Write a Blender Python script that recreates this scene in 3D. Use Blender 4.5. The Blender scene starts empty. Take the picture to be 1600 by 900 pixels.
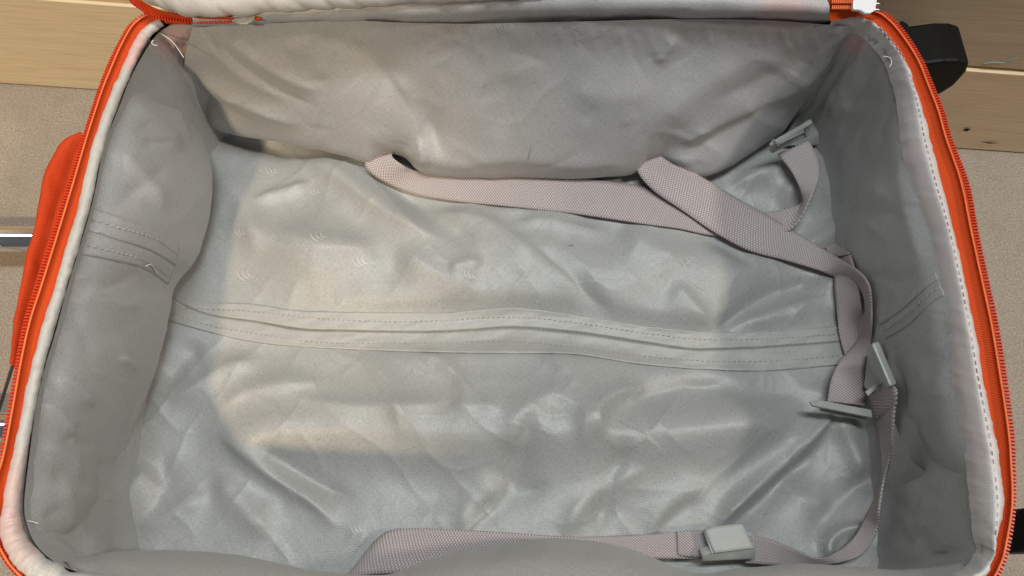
import bpy, math, random
import numpy as np
from mathutils import Vector, Matrix
from mathutils.bvhtree import BVHTree
random.seed(7); rng = np.random.default_rng(11)
S = bpy.context.scene
COL = S.collection

# ------------------------------------------------------------------ camera
CAM = np.array([0.0, 0.0, 0.64]); TILT = math.radians(21.9); F = 1143.0
DV = np.array([0, math.sin(TILT), -math.cos(TILT)]); UV_ = np.array([0, math.cos(TILT), math.sin(TILT)])
cd = bpy.data.cameras.new('camera'); cam = bpy.data.objects.new('camera', cd); COL.objects.link(cam)
cam.location = CAM; cam.rotation_euler = (TILT, 0, 0)
cd.sensor_width = 36; cd.lens = F / 1600 * 36; cd.clip_start = 0.01; cd.clip_end = 100
S.camera = cam

# ------------------------------------------------------------------ light (indoor lamps)
W = bpy.data.worlds.new('World'); S.world = W; W.use_nodes = True
W.node_tree.nodes['Background'].inputs[0].default_value = (0.92, 0.95, 1.0, 1)
W.node_tree.nodes['Background'].inputs[1].default_value = 0.11
def lamp(name, kind, loc, target, energy, color, size, spot=None, blend=0.3):
    l = bpy.data.lights.new(name, kind); o = bpy.data.objects.new(name, l); COL.objects.link(o)
    o.location = loc; l.energy = energy; l.color = color
    o.rotation_euler = (Vector(target) - Vector(loc)).to_track_quat('-Z', 'Y').to_euler()
    if kind == 'AREA' and isinstance(size, tuple): l.shape = 'RECTANGLE'; l.size, l.size_y = size; o.rotation_euler = (0, 0, 0)
    elif kind == 'AREA': l.shape = 'DISK'; l.size = size
    else: l.shadow_soft_size = size
    if spot: l.spot_size = math.radians(spot); l.spot_blend = blend
    return o
lamp('warm_ceiling_lamp', 'SPOT', (-0.85, -1.40, 2.30), (-0.47, 0.27, 0.12), 190, (1.0, 0.79, 0.56), 0.08, 18.0, .10)  # narrow cone edge stands in for an unseen person's shadow on the back panel
lamp('second_ceiling_lamp', 'AREA', (1.75, -0.10, 2.20), (0.0, 0.2, 0.1), 24, (1.0, 0.88, 0.76), 0.20)
lamp('third_ceiling_lamp', 'AREA', (-0.30, -2.05, 2.30), (0.0, 0.2, 0.1), 3, (1.0, 0.84, 0.70), 0.20)
lamp('cool_ceiling_tube', 'AREA', (0.05, 0.37, 2.30), (0.12, 0.17, 0.1), 30, (0.90, 0.96, 1.0), (1.10, 0.22))
S.view_settings.view_transform = 'Standard'; S.view_settings.look = 'None'
S.view_settings.exposure = 0.0; S.view_settings.gamma = 1.0; S.view_settings.use_curve_mapping = False
S.render.engine = 'CYCLES'

# ------------------------------------------------------------------ helpers
def P(px, py, z):
    d = DV + (450 - py) / F * UV_ + np.array([(px - 800) / F, 0, 0])
    return CAM + d * ((z - CAM[2]) / d[2])
def proj(A):
    R = A - CAM; dep = R @ DV
    return np.stack([800 + F * R[..., 0] / dep, 450 - F * (R @ UV_) / dep], -1)
def cr(pts, n, arc=True, closed=False):
    p = np.asarray(pts, float); m = len(p)
    if closed: q = np.vstack([p[-1], p, p[0], p[1]]); segs = m
    else: q = np.vstack([2*p[0]-p[1], p, 2*p[-1]-p[-2]]); segs = m-1
    def ev(t):
        i = np.clip(np.floor(t).astype(int), 0, segs-1); f = (t-i)[:, None]
        a, b, c, d = q[i], q[i+1], q[i+2], q[i+3]
        return .5*((2*b)+(-a+c)*f+(2*a-5*b+4*c-d)*f*f+(-a+3*b-3*c+d)*f**3)
    if not arc: return ev(np.linspace(0, segs, n))
    tt = np.linspace(0, segs, segs*16+1); e = ev(tt)
    L = np.concatenate([[0], np.cumsum(np.linalg.norm(np.diff(e, axis=0), axis=1))])
    return ev(np.interp(np.linspace(0, L[-1], n), L, tt))
def W3(pts, z=None):
    return np.array([P(a[0], a[1], a[2] if len(a) > 2 else z) for a in pts])
def sstep(x): x = np.clip(x, 0, 1); return x*x*(3-2*x)
def polydist(xy, pts):
    """signed distance to a polyline and the parameter 0..1 along it"""
    pts = np.asarray(pts, float); seg = np.diff(pts, axis=0); L = np.linalg.norm(seg, axis=1)
    cum = np.concatenate([[0], np.cumsum(L)])
    best = np.full(xy.shape[0], 1e9); sd = np.zeros_like(best); par = np.zeros_like(best)
    for i in range(len(seg)):
        r = xy - pts[i]; t = np.clip((r @ seg[i])/(L[i]**2), 0, 1)
        d = r - t[:, None]*seg[i]; dist = np.hypot(d[:, 0], d[:, 1])
        m = dist < best; best[m] = dist[m]
        sd[m] = (dist*np.sign(seg[i][0]*r[:, 1]-seg[i][1]*r[:, 0]))[m]; par[m] = ((cum[i]+t*L[i])/cum[-1])[m]
    return sd, par
def fold_field(xy, folds, sharp=.16, pw=1.25):
    """cloth folds: (points, width on the left, width on the right, height in mm[, end taper])"""
    sh = xy.shape[:-1]; q = xy.reshape(-1, 2); h = np.zeros(len(q))
    for f in folds:
        pts, wl, wr, hh = f[:4]; tp = f[4] if len(f) > 4 else .3
        p = cr(pts, 14) if len(pts) > 2 else np.array(pts, float)
        mx = 3*max(wl, wr); lo = p.min(0)-mx; hi = p.max(0)+mx
        idx = np.where(((q > lo) & (q < hi)).all(1))[0]
        if not len(idx): continue
        sd, par = polydist(q[idx], p)
        w = np.where(sd < 0, wl, wr)*(.55+.45*np.minimum(1, np.minimum(par, 1-par)/.35))
        e = w*sharp
        prof = np.exp(-((np.sqrt(sd*sd+e*e)-e)/w)**pw)
        h[idx] += hh*.001*prof*sstep(par/tp)*sstep((1-par)/tp)
    return h.reshape(sh)
def creases(n, box, ang, spread, seed, hmax=.9, lmin=30, lmax=120):
    r = random.Random(seed); out = []
    for _ in range(n):
        x, y = r.uniform(box[0], box[2]), r.uniform(box[1], box[3]); a = math.radians(r.choice(ang)+r.gauss(0, spread)); l = r.uniform(lmin, lmax)
        dx, dy = math.cos(a)*l/2, math.sin(a)*l/2; b = r.uniform(-.16, .16)*l
        w1, w2 = r.uniform(2.5, 6), r.uniform(6, 16)
        if r.random() < .5: w1, w2 = w2, w1
        out.append(([(x-dx, y-dy), (x-dy/l*b, y+dx/l*b), (x+dx, y+dy)], w1, w2, r.uniform(.25, hmax)*r.choice((1, 1, -1)), .4))
    return out
_tab = rng.random((64, 64))
def vnoise(x, y):
    xi = np.floor(x).astype(int); yi = np.floor(y).astype(int); q = lambda t: t*t*t*(t*(t*6-15)+10); fx = q(x-xi); fy = q(y-yi)
    g = lambda a, b: _tab[a % 64, b % 64]
    return (g(xi, yi)*(1-fx)+g(xi+1, yi)*fx)*(1-fy)+(g(xi, yi+1)*(1-fx)+g(xi+1, yi+1)*fx)*fy - .5
def fbm(x, y, o=3):
    s = 0; a = 1
    for k in range(o): s = s+a*vnoise(x*2**k+k*17.3, y*2**k+k*9.1); a *= .5
    return s
def ridged(x, y):
    return (1-np.abs(vnoise(x, y)*2.6)).clip(0, 1)**3
def normals(G):
    du = np.gradient(G, axis=0); dv = np.gradient(G, axis=1)
    n = np.cross(du, dv); return n/np.maximum(np.linalg.norm(n, axis=-1, keepdims=True), 1e-12)
def tagpart(o, kind=None, label=None):
    if kind: o['kind'] = kind
    if label: o['label'] = label
    return o
def mesh_obj(name, v, f, mat, parent, smooth=True, uv=None):
    me = bpy.data.meshes.new(name); me.from_pydata(np.asarray(v).tolist(), [], np.asarray(f).tolist() if isinstance(f, np.ndarray) else f)
    me.materials.append(mat)
    if uv is not None:
        l = me.uv_layers.new(name='UVMap'); vi = np.empty(len(me.loops), int); me.loops.foreach_get('vertex_index', vi)
        l.data.foreach_set('uv', np.asarray(uv)[vi].ravel())
    if smooth: me.polygons.foreach_set('use_smooth', [True]*len(me.polygons))
    me.update()
    o = bpy.data.objects.new(name, me); COL.objects.link(o); o.parent = parent
    return o
def grid_faces(nu, nv, off=0, flip=False, cu=False):
    i = np.arange(nu if cu else nu-1)[:, None]; j = np.arange(nv-1)[None, :]; i2 = (i+1) % nu
    f = np.stack([i*nv+j, i2*nv+j, i2*nv+j+1, i*nv+j+1], -1).reshape(-1, 4)+off
    return f[:, ::-1] if flip else f
def grid_uv(G):
    u = np.concatenate([np.zeros((1, G.shape[1])), np.cumsum(np.linalg.norm(np.diff(G, axis=0), axis=-1), 0)], 0).mean(1)
    v = np.concatenate([np.zeros((G.shape[0], 1)), np.cumsum(np.linalg.norm(np.diff(G, axis=1), axis=-1), 1)], 1).mean(0)
    return np.stack(np.meshgrid(u, v, indexing='ij'), -1)
def grid_obj(name, G, mat, parent, thick=0, cu=False, uv=None):
    nu, nv = G.shape[:2]; U = (grid_uv(G) if uv is None else uv).reshape(-1, 2)
    if not thick:
        return mesh_obj(name, G.reshape(-1, 3), grid_faces(nu, nv, cu=cu), mat, parent, uv=U)
    n = normals(G); A = (G+n*thick/2).reshape(-1, 3); B = (G-n*thick/2).reshape(-1, 3); N = nu*nv
    f = [grid_faces(nu, nv), grid_faces(nu, nv, N, True)]
    b = np.concatenate([np.arange(nv), np.arange(1, nu)*nv+nv-1, (nu-1)*nv+np.arange(nv-2, -1, -1), np.arange(nu-2, 0, -1)*nv])
    b2 = np.roll(b, -1); f.append(np.stack([b, b2, b2+N, b+N], -1))
    o = mesh_obj(name, np.vstack([A, B]), np.vstack(f), mat, parent, uv=np.vstack([U, U]))
    return o
def loft(rows, nu, nv, arc=True, closed=False):
    R = np.stack([cr(r, nu, arc, closed) for r in rows], 1)
    return np.stack([cr(R[i], nv, True) for i in range(nu)], 0)
def tube(path, r, seg=8):
    p = np.asarray(path, float); n = len(p); T = np.gradient(p, axis=0); T /= np.linalg.norm(T, axis=1, keepdims=True)
    ref = np.array([0, 0, 1.]); A = np.cross(T, ref); bad = np.linalg.norm(A, axis=1) < 1e-3; A[bad] = [1, 0, 0]
    A /= np.linalg.norm(A, axis=1, keepdims=True); B = np.cross(T, A)
    r = np.broadcast_to(r, (n,)); a = np.linspace(0, 2*math.pi, seg, endpoint=False)
    G = p[:, None]+r[:, None, None]*(np.cos(a)[None, :, None]*A[:, None]+np.sin(a)[None, :, None]*B[:, None])
    return G
def tube_obj(name, path, r, mat, parent, seg=8):
    G = tube(path, r, seg); n = len(G); v = G.reshape(-1, 3)
    f = []
    for i in range(n-1):
        for j in range(seg): f.append((i*seg+j, i*seg+(j+1) % seg, (i+1)*seg+(j+1) % seg, (i+1)*seg+j))
    f.append(tuple(range(seg-1, -1, -1))); f.append(tuple((n-1)*seg+j for j in range(seg)))
    return mesh_obj(name, v, f, mat, parent, uv=np.zeros((len(v), 2)))
def prism(name, quad, nrm, thick, mat, parent, bevel=.0008):
    """plate: polygon given in space, thickened against nrm, edges bevelled"""
    q = [np.asarray(a, float) for a in quad]; k = len(q); nrm = np.asarray(nrm, float); nrm = nrm/np.linalg.norm(nrm)
    v = q+[a-nrm*thick for a in q]
    f = [tuple(range(k)), tuple(range(2*k-1, k-1, -1))]+[(i, i+k, (i+1) % k+k, (i+1) % k) for i in range(k)]
    o = mesh_obj(name, v, f, mat, parent, smooth=False)
    import bmesh
    bm = bmesh.new(); bm.from_mesh(o.data); bmesh.ops.recalc_face_normals(bm, faces=bm.faces)
    bmesh.ops.bevel(bm, geom=list(bm.edges), offset=bevel, segments=2, affect='EDGES', profile=.6)
    bm.to_mesh(o.data); bm.free()
    return o

# ------------------------------------------------------------------ materials
class NT:
    def __init__(s, name):
        s.m = bpy.data.materials.new(name); s.m.use_nodes = True; s.t = s.m.node_tree; s.b = s.t.nodes['Principled BSDF']
    def n(s, typ, **k):
        o = s.t.nodes.new(typ)
        for a, b in k.items(): setattr(o, a, b)
        return o
    def l(s, a, b): s.t.links.new(a, b)
    def math(s, op, a, b=None, clamp=False):
        o = s.n('ShaderNodeMath', operation=op); o.use_clamp = clamp
        for i, x in enumerate((a, b)):
            if x is None: continue
            if isinstance(x, (int, float)): o.inputs[i].default_value = x
            else: s.l(x, o.inputs[i])
        return o.outputs[0]
    def mix(s, f, a, b, typ='MIX'):
        o = s.n('ShaderNodeMix', data_type='RGBA', blend_type=typ)
        for i, x in ((0, f), (6, a), (7, b)):
            if isinstance(x, (int, float)): o.inputs[i].default_value = x
            elif isinstance(x, tuple): o.inputs[i].default_value = (*x, 1)
            else: s.l(x, o.inputs[i])
        return o.outputs[2]
    def noise(s, vec, scale, detail=3, rough=.55, sc=None):
        if sc is not None:
            mp = s.n('ShaderNodeMapping'); mp.inputs['Scale'].default_value = sc; s.l(vec, mp.inputs[0]); vec = mp.outputs[0]
        o = s.n('ShaderNodeTexNoise'); o.inputs['Scale'].default_value = scale; o.inputs['Detail'].default_value = detail
        o.inputs['Roughness'].default_value = rough; s.l(vec, o.inputs['Vector']); return o.outputs[0]
    def ramp(s, f, a, b, lo=0., hi=1.):
        o = s.n('ShaderNodeMapRange'); o.inputs[1].default_value = a; o.inputs[2].default_value = b
        o.inputs[3].default_value = lo; o.inputs[4].default_value = hi; s.l(f, o.inputs[0]); return o.outputs[0]
    def bump(s, h, strength, dist, prev=None):
        o = s.n('ShaderNodeBump'); o.inputs['Strength'].default_value = strength; o.inputs['Distance'].default_value = dist
        s.l(h, o.inputs['Height'])
        if prev is not None: s.l(prev, o.inputs['Normal'])
        return o.outputs[0]
    def set(s, rough=.5, spec=.5, metal=0, **k):
        s.b.inputs['Roughness'].default_value = rough; s.b.inputs['Specular IOR Level'].default_value = spec; s.b.inputs['Metallic'].default_value = metal
        for a, b in k.items(): s.b.inputs[a].default_value = b

def lining_mat(name, col, rough=.42, stains=(), spec=.46, weave=1.0):
    t = NT(name); uv = t.n('ShaderNodeTexCoord'); U = uv.outputs['UV']; O = uv.outputs['Object']
    a = t.noise(U, 1, 1, .5, (1900, 300, 1)); b = t.noise(U, 1, 1, .5, (300, 1900, 1))
    sx = t.n('ShaderNodeSeparateXYZ'); t.l(U, sx.inputs[0])
    gr = [t.math('SINE', t.math('MULTIPLY', sx.outputs[i], 2*math.pi/.00165)) for i in (0, 1)]
    wv = t.math('ADD', t.math('ADD', a, b), t.math('MULTIPLY', t.math('ADD', gr[0], gr[1]), .075))
    big = t.noise(O, 14, 4); c = t.mix(t.ramp(big, .3, .7), tuple(x*.93 for x in col), tuple(x*1.05 for x in col))
    c = t.mix(t.ramp(wv, .72, 1.28, 0, .34*weave), c, tuple(min(1, x*1.5) for x in col))
    c = t.mix(t.ramp(wv, 1.0, .68, 0, .34*weave), c, tuple(x*.6 for x in col))
    sp = t.noise(O, 120, 2, .5); dirt = t.noise(O, 9, 3)
    c = t.mix(t.math('MULTIPLY', t.ramp(sp, .70, .78, 0, .35), t.ramp(dirt, .5, .7)), c, tuple(x*.45 for x in col))
    for (pt, r, scol, amt) in stains:
        d = t.n('ShaderNodeVectorMath', operation='DISTANCE'); t.l(O, d.inputs[0]); d.inputs[1].default_value = pt
        dd = t.math('ADD', d.outputs['Value'], t.math('MULTIPLY', t.math('SUBTRACT', t.noise(O, 60, 3), .5), r*.9))
        c = t.mix(t.ramp(dd, r, r*.35, 0, amt), c, scol)
    t.l(c, t.b.inputs['Base Color'])
    nb = t.bump(wv, .5*weave, .0003); nb = t.bump(t.noise(O, 30, 3, .5), .10, .0016, nb)
    t.l(nb, t.b.inputs['Normal']); t.set(rough+.04, spec, .08)
    t.b.inputs['Sheen Weight'].default_value = .08
    return t.m
def plain(name, col, rough=.5, spec=.5, metal=0, nscale=80, bump=.15, var=.12):
    t = NT(name); O = t.n('ShaderNodeTexCoord').outputs['Object']; n = t.noise(O, nscale, 4)
    t.l(t.mix(t.ramp(n, .3, .7), tuple(x*(1-var) for x in col), tuple(min(1, x*(1+var)) for x in col)), t.b.inputs['Base Color'])
    t.l(t.bump(n, bump, .0006), t.b.inputs['Normal']); t.set(rough, spec, metal); return t.m
def webbing_mat():
    t = NT('webbing'); U = t.n('ShaderNodeTexCoord').outputs['UV']; O = t.n('ShaderNodeTexCoord').outputs['Object']
    sx = t.n('ShaderNodeSeparateXYZ'); t.l(U, sx.inputs[0]); u, v = sx.outputs[0], sx.outputs[1]
    vv = t.math('MULTIPLY', v, 1/.0014); row = t.math('FLOOR', vv); odd = t.math('MODULO', row, 2)
    uu = t.math('ADD', t.math('MULTIPLY', u, 1/.0023), t.math('MULTIPLY', odd, .5))
    h = t.math('MULTIPLY', t.math('ABSOLUTE', t.math('SINE', t.math('MULTIPLY', vv, math.pi))), t.math('ABSOLUTE', t.math('SINE', t.math('MULTIPLY', uu, math.pi))))
    rib = t.math('ABSOLUTE', t.math('SINE', t.math('MULTIPLY', uu, math.pi)))
    h2 = t.math('ADD', t.math('MULTIPLY', h, .30), t.math('MULTIPLY', rib, .8))
    big = t.noise(O, 30, 3)
    c = t.mix(t.ramp(h2, .1, .95), (.31, .26, .255), (.58, .515, .505))
    c = t.mix(t.ramp(big, .35, .7, 0, .25), c, (.36, .33, .32))
    t.l(c, t.b.inputs['Base Color']); t.l(t.bump(h2, .8, .0008), t.b.inputs['Normal']); t.set(.62, .35); return t.m
def orange_mat(name, col, diag=True):
    t = NT(name); U = t.n('ShaderNodeTexCoord').outputs['UV']; O = t.n('ShaderNodeTexCoord').outputs['Object']
    sx = t.n('ShaderNodeSeparateXYZ'); t.l(U, sx.inputs[0]); u, v = sx.outputs[0], sx.outputs[1]
    q = t.math('ADD', t.math('MULTIPLY', u, 1/.0016), t.math('MULTIPLY', v, 1/.0022))
    h = t.math('ABSOLUTE', t.math('SINE', t.math('MULTIPLY', q, math.pi)))
    n = t.noise(O, 40, 4)
    c = t.mix(t.ramp(h, .0, .8), tuple(x*.55 for x in col), col)
    c = t.mix(t.ramp(n, .4, .75, 0, .4), c, tuple(x*.7 for x in col))
    t.l(c, t.b.inputs['Base Color']); t.l(t.bump(h, .5, .0004), t.b.inputs['Normal']); t.set(.7, .25); return t.m
PINK = (.66, .36, .33)
def w(px, py, z): return tuple(float(x) for x in P(px, py, z))
M = {}
M['floor_lining'] = lining_mat('lining_cloth', (.338, .345, .330), .40)
M['panel'] = lining_mat('panel_cloth', (.375, .375, .365), .42, [(w(1225, 15, .23), .03, PINK, .4)])
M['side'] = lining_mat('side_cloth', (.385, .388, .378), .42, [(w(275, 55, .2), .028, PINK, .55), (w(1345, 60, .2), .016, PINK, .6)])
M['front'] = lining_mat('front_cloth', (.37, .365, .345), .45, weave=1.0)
M['flap'] = lining_mat('flap_cloth', (.358, .36, .335), .42, weave=.7)
M['piping'] = lining_mat('piping_cloth', (.46, .45, .42), .5, [(w(205, 85, .22), .022, PINK, .6), (w(22, 770, .22), .03, PINK, .45), (w(1500, 440, .22), .02, PINK, .2), (w(30, 850, .22), .02, PINK, .35)], weave=.5)
M['band'] = lining_mat('binding_cloth', (.56, .54, .515), .5, [(w(1470, 350, .22), .09, (.66, .55, .53), .45), (w(1520, 620, .22), .08, (.66, .55, .53), .45)], weave=.6)
M['orange'] = orange_mat('zip_tape_cloth', (.64, .068, .006))
M['outer'] = orange_mat('outer_cloth', (.60, .055, .007))
M['teeth'] = plain('zip_teeth_plastic', (.60, .045, .012), .38, .5, 0, 300, .1)
M['web'] = webbing_mat()
M['grey_plastic'] = plain('grey_plastic', (.33, .345, .32), .38, .5, 0, 140, .12, .08)
M['black'] = plain('black_plastic', (.005, .005, .005), .5, .18, 0, 220, .25, .3)
M['chrome'] = plain('chrome', (.80, .80, .82), .09, .5, 1, 60, .02, .04)
M['white_metal'] = plain('painted_metal', (.80, .81, .82), .32, .5, 0, 90, .05, .03)
M['steel'] = plain('steel', (.62, .60, .56), .28, .5, 1, 90, .05, .05)
M['coil'] = plain('zip_coil', (.34, .33, .26), .45)
M['gap'] = plain('gap_cloth', (.10, .095, .08), .8)
M['thread'] = plain('pale_thread', (.70, .68, .62), .6)
M['thread_grey'] = plain('grey_thread', (.33, .31, .28), .7)
M['thread_mid'] = plain('worn_thread', (.46, .44, .42), .7)
M['thread_orange'] = plain('orange_thread', (.85, .18, .05), .6)
M['print'] = plain('pale_print', (.47, .47, .455), .35, .5, 0, 900, .1, .15)
M['chip'] = plain('chipped_glaze', (.02, .018, .015), .9)
M['grout'] = plain('grout', (.12, .095, .07), .95, .2, 0, 200, .6, .4)
M['pale_grout'] = plain('pale_grout', (.72, .69, .62), .9, .2, 0, 200, .4, .15)

def tile_mat():
    t = NT('stone_tile'); O = t.n('ShaderNodeTexCoord').outputs['Object']
    a = t.noise(O, 520, 3, .7); b = t.noise(O, 1300, 2, .6); big = t.noise(O, 7, 4)
    c = t.mix(t.ramp(a, .34, .66), (.22, .18, .135), (.43, .375, .30))
    c = t.mix(t.ramp(b, .52, .70, 0, .75), c, (.55, .50, .42))
    c = t.mix(t.ramp(b, .44, .30, 0, .7), c, (.12, .085, .06))
    c = t.mix(t.ramp(big, .45, .75, 0, .35), c, (.25, .20, .15)); c = t.mix(t.ramp(t.noise(O, 60, 4, .6), .5, .75, 0, .4), c, (.24, .19, .14))
    t.l(c, t.b.inputs['Base Color']); t.l(t.bump(a, .35, .0004), t.b.inputs['Normal']); t.set(.62, .4); return t.m
def wood_mat(name, c1, c2, c3, seed):
    t = NT(name); U = t.n('ShaderNodeTexCoord').outputs['UV']
    mp = t.n('ShaderNodeMapping'); mp.inputs['Location'].default_value = (seed, seed*2, 0); t.l(U, mp.inputs[0]); V = mp.outputs[0]
    a = t.noise(V, 1, 5, .62, (7, 130, 1)); b = t.noise(V, 1, 4, .6, (16, 520, 1)); g = t.noise(V, 1, 3, .5, (3, 18, 1))
    c = t.mix(t.ramp(a, .3, .72), c1, c2); c = t.mix(t.ramp(g, .45, .75, 0, .6), c, c3)
    c = t.mix(t.ramp(b, .54, .30, 0, .45), c, tuple(x*.60 for x in c1)); c = t.mix(t.ramp(t.noise(V, 1, 2, .5, (40, 900, 1)), .58, .75, 0, .35), c, tuple(min(1, x*1.2) for x in c2))
    t.l(c, t.b.inputs['Base Color']); t.l(t.bump(b, .1, .0003), t.b.inputs['Normal']); t.set(.42, .45); return t.m
M['tile'] = tile_mat()
M['wood'] = wood_mat('wood_look_glaze', (.80, .65, .41), (.88, .76, .53), (.85, .69, .44), 1.7)
M['wood2'] = wood_mat('wall_glaze', (.58, .48, .31), (.68, .58, .40), (.54, .45, .29), 7.3)

# ------------------------------------------------------------------ setting: tiled floor and wall
def structure(name, v, f, mat):
    o = mesh_obj(name, v, f, mat, None, smooth=False); o['kind'] = 'structure'; return o
g0 = P(155, 140, 0); g1 = P(4, 620, 0); gd = (g0-g1)[:2]; gd /= np.linalg.norm(gd); gn = np.array([gd[1], -gd[0]])
wl, wr = P(0, 127, 0), P(1600, 236, 0); wd = (wr-wl)[:2]; wd /= np.linalg.norm(wd); wn = np.array([wd[1], -wd[0]])   # wn points to the camera
fl = structure('floor', [(-3, -3, -.010), (3, -3, -.010), (3, 3, -.010), (-3, 3, -.010)], [(0, 1, 2, 3)], M['grout'])
TS = .60
def tile_plate(name, quad, nrm, th, mat, parent, bev=.0012, ua=None, va=None):
    o = prism(name, quad, nrm, th, mat, parent, bev)
    l = o.data.uv_layers.new(name='UVMap') if not o.data.uv_layers else o.data.uv_layers[0]
    ua = np.array([1, 0, 0]) if ua is None else ua; va = np.array([0, 1, 0]) if va is None else va
    for lp in o.data.loops:
        c = np.array(o.data.vertices[lp.vertex_index].co); l.data[lp.index].uv = (float(c@ua), float(c@va))
    return o
org = g0[:2]
back = org + gd*0.035
for i in range(-2, 3):
    for j in range(0, 3):
        q = []
        for a, b in ((0, 0), (1, 0), (1, 1), (0, 1)):
            xy = back+gn*(i*TS+.0016+a*(TS-.0032))-gd*(j*TS+.0016+b*(TS-.0032))
            q.append((xy[0], xy[1], 0.0))
        tile_plate('tile', q[::-1], (0, 0, 1), .009, M['tile'], fl)
wall_back = [tuple(wl[:2]-wd*2-wn*.012), tuple(wr[:2]+wd*2-wn*.012)]
wall = structure('wall', [(*wall_back[0], -.01), (*wall_back[1], -.01), (*wall_back[1], 1.4), (*wall_back[0], 1.4)], [(0, 1, 2, 3)], M['pale_grout'])
def on_wall(px, py):
    d = DV+(450-py)/F*UV_+np.array([(px-800)/F, 0, 0]); n3 = np.array([*wn, 0]); return CAM+d*(((wl-CAM)@n3)/(d@n3))
hsk = (on_wall(1550, 108)[2]+on_wall(165, 2)[2])/2
print('SK', hsk, on_wall(1550, 108)[2], on_wall(165, 2)[2])
wd3 = np.array([*wd, 0]); zz = np.array([0, 0, 1.])
hL, hR = on_wall(165, 2), on_wall(1550, 108); sL, sR = (hL-wl)@wd3, (hR-wl)@wd3
def hs(t): return float(hL[2]+(hR[2]-hL[2])*(t-sL)/(sR-sL))
def wall_tile(s0, s1, f0, f1, mat, proud=0.0):
    a = wl[:2]+wd*s0+wn*proud; b = wl[:2]+wd*s1+wn*proud
    tile_plate('tile', [(*a, f0(s0)), (*b, f0(s1)), (*b, f1(s1)), (*a, f1(s0))], (*wn, 0), .0125, mat, wall, .0008, wd3, zz)
for k in range(-1, 3):
    wall_tile(k*.9-.25+.001, (k+1)*.9-.25-.001, lambda t: .0015, lambda t: hs(t)-.0012, M['wood'], .003)
    for m in range(3): wall_tile(k*.6-.1+.001, (k+1)*.6-.1-.001, lambda t: hs(t)+.0022+m*.3, lambda t: hs(t)+.3-.0012+m*.3, M['wood2'])
for pts in ([(1503, 199), (1508, 195), (1516, 196), (1510, 200)], [(1530, 216), (1545, 217), (1560, 218), (1545, 219)], [(1491, 229), (1496, 229), (1496, 231), (1491, 231)]):
    c = [on_wall(*p)+np.array([*wn, 0])*.0042 for p in pts]
    mesh_obj('glaze_chip', c, [tuple(range(len(c)))], M['chip'], wall, smooth=False)

M['crayon'] = plain('teal_crayon', (.22, .38, .36), .8)
tube_obj('crayon_mark', cr(np.array([on_wall(*p)+np.array([*wn, 0])*.0002 for p in [(1536,100),(1552,97),(1568,98),(1578,93),(1590,90)]]), 24), np.linspace(.0009, .0003, 24), M['crayon'], wall, 5)
# ------------------------------------------------------------------ the suitcase
case = bpy.data.objects.new('suitcase', None); COL.objects.link(case); case.location = (0, 0, 0)
case['label'] = 'open orange soft suitcase with grey lining and pinkish luggage straps, lying on the tile floor'
case['category'] = 'suitcase'
RZ = .22; FZ = .075
# stations along the rim: (teeth edge, tape/binding seam, inner edge of the binding) as seen points at rim height
ST = [((290,31),(292,36),(300,40)),((243,26),(250,34),(258,44)),((212,41),(225,48),(240,60)),((192,72),(207,77),(222,88)),((175,107),(192,117),(203,124)),
((160,147),(173,160),(187,165)),((136,222),(152,225),(163,228)),((112,300),(131,305),(146,310)),((88,375),(108,390),(123,392)),((64,450),(91,450),(105,450)),
((48,500),(70,515),(87,518)),((36,560),(54,575),(69,578)),((22,640),(42,640),(55,645)),((10,710),(26,710),(46,712)),((-6,770),(7,785),(38,785)),((-3,835),(4,825),(43,822)),
((14,868),(13,860),(58,853)),((33,893),(28,885),(85,878)),((60,914),(52,904),(120,893)),((120,935),(110,925),(180,908)),
((450,950),(450,940),(450,922)),((800,955),(800,945),(800,925)),((1200,950),(1200,940),(1200,922)),
((1430,935),(1430,925),(1420,908)),((1530,915),(1522,908),(1500,897)),((1557,885),(1546,882),(1535,868)),((1569,840),(1556,845),(1533,835)),((1576,785),(1561,785),(1529,785)),
((1576,725),(1555,725),(1523,725)),((1574,675),(1547,675),(1515,675)),((1562,580),(1530,590),(1499,580)),((1550,505),(1516,515),(1489,510)),((1538,450),(1503,450),(1478,450)),
((1520,365),(1484,365),(1461,367)),((1506,290),(1466,290),(1436,290)),((1480,222),(1449,222),(1419,222)),((1468,180),(1438,180),(1414,182)),((1452,140),(1424,140),(1408,140)),
((1436,102),(1410,102),(1397,105)),((1415,66),(1394,72),(1384,80)),((1390,36),(1372,46),(1362,56)),((1362,20),(1350,34),(1342,42)),((1300,12),(1300,32),(1300,38))]
ST = [(a, (b[0]+(5 if 27 <= i <= 38 else 0), b[1]), c) for i, (a, b, c) in enumerate(ST)]
teeth = W3([s[0] for s in ST], RZ-.002); seam = W3([s[1] for s in ST], RZ+.001); inner = W3([s[2] for s in ST], RZ-.006)
hinge = W3([(1100,34),(800,35),(500,34)], RZ-.004)
hinge_low = hinge+np.array([0, 0, -.030])
cx = np.array([0.0, .19, 0])
def ring_scale(p, k, z): q = (p-cx)*np.array([k, k, 1])+cx; q[:, 2] = z; return q
allin = np.vstack([inner, hinge_low]); allout = np.vstack([teeth, hinge_low])
# inner wall of the lining, all around
rows = [allin, ring_scale(allin, 1.012, .16), ring_scale(allin, 1.022, .10), ring_scale(allin, 1.018, FZ-.01)]
G = loft(rows, 420, 40, arc=False, closed=True)
ang = np.arange(420)/420*60
G[..., 0:2] += (fbm(np.tile(ang[:, None], (1, 40)), G[..., 2]*30)*.003*np.sin(np.linspace(0, math.pi, 40))[None, :])[..., None]*np.array([1, 1])
ilw = grid_obj('side_lining', G[:-1], M['side'], case, cu=True)
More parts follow.
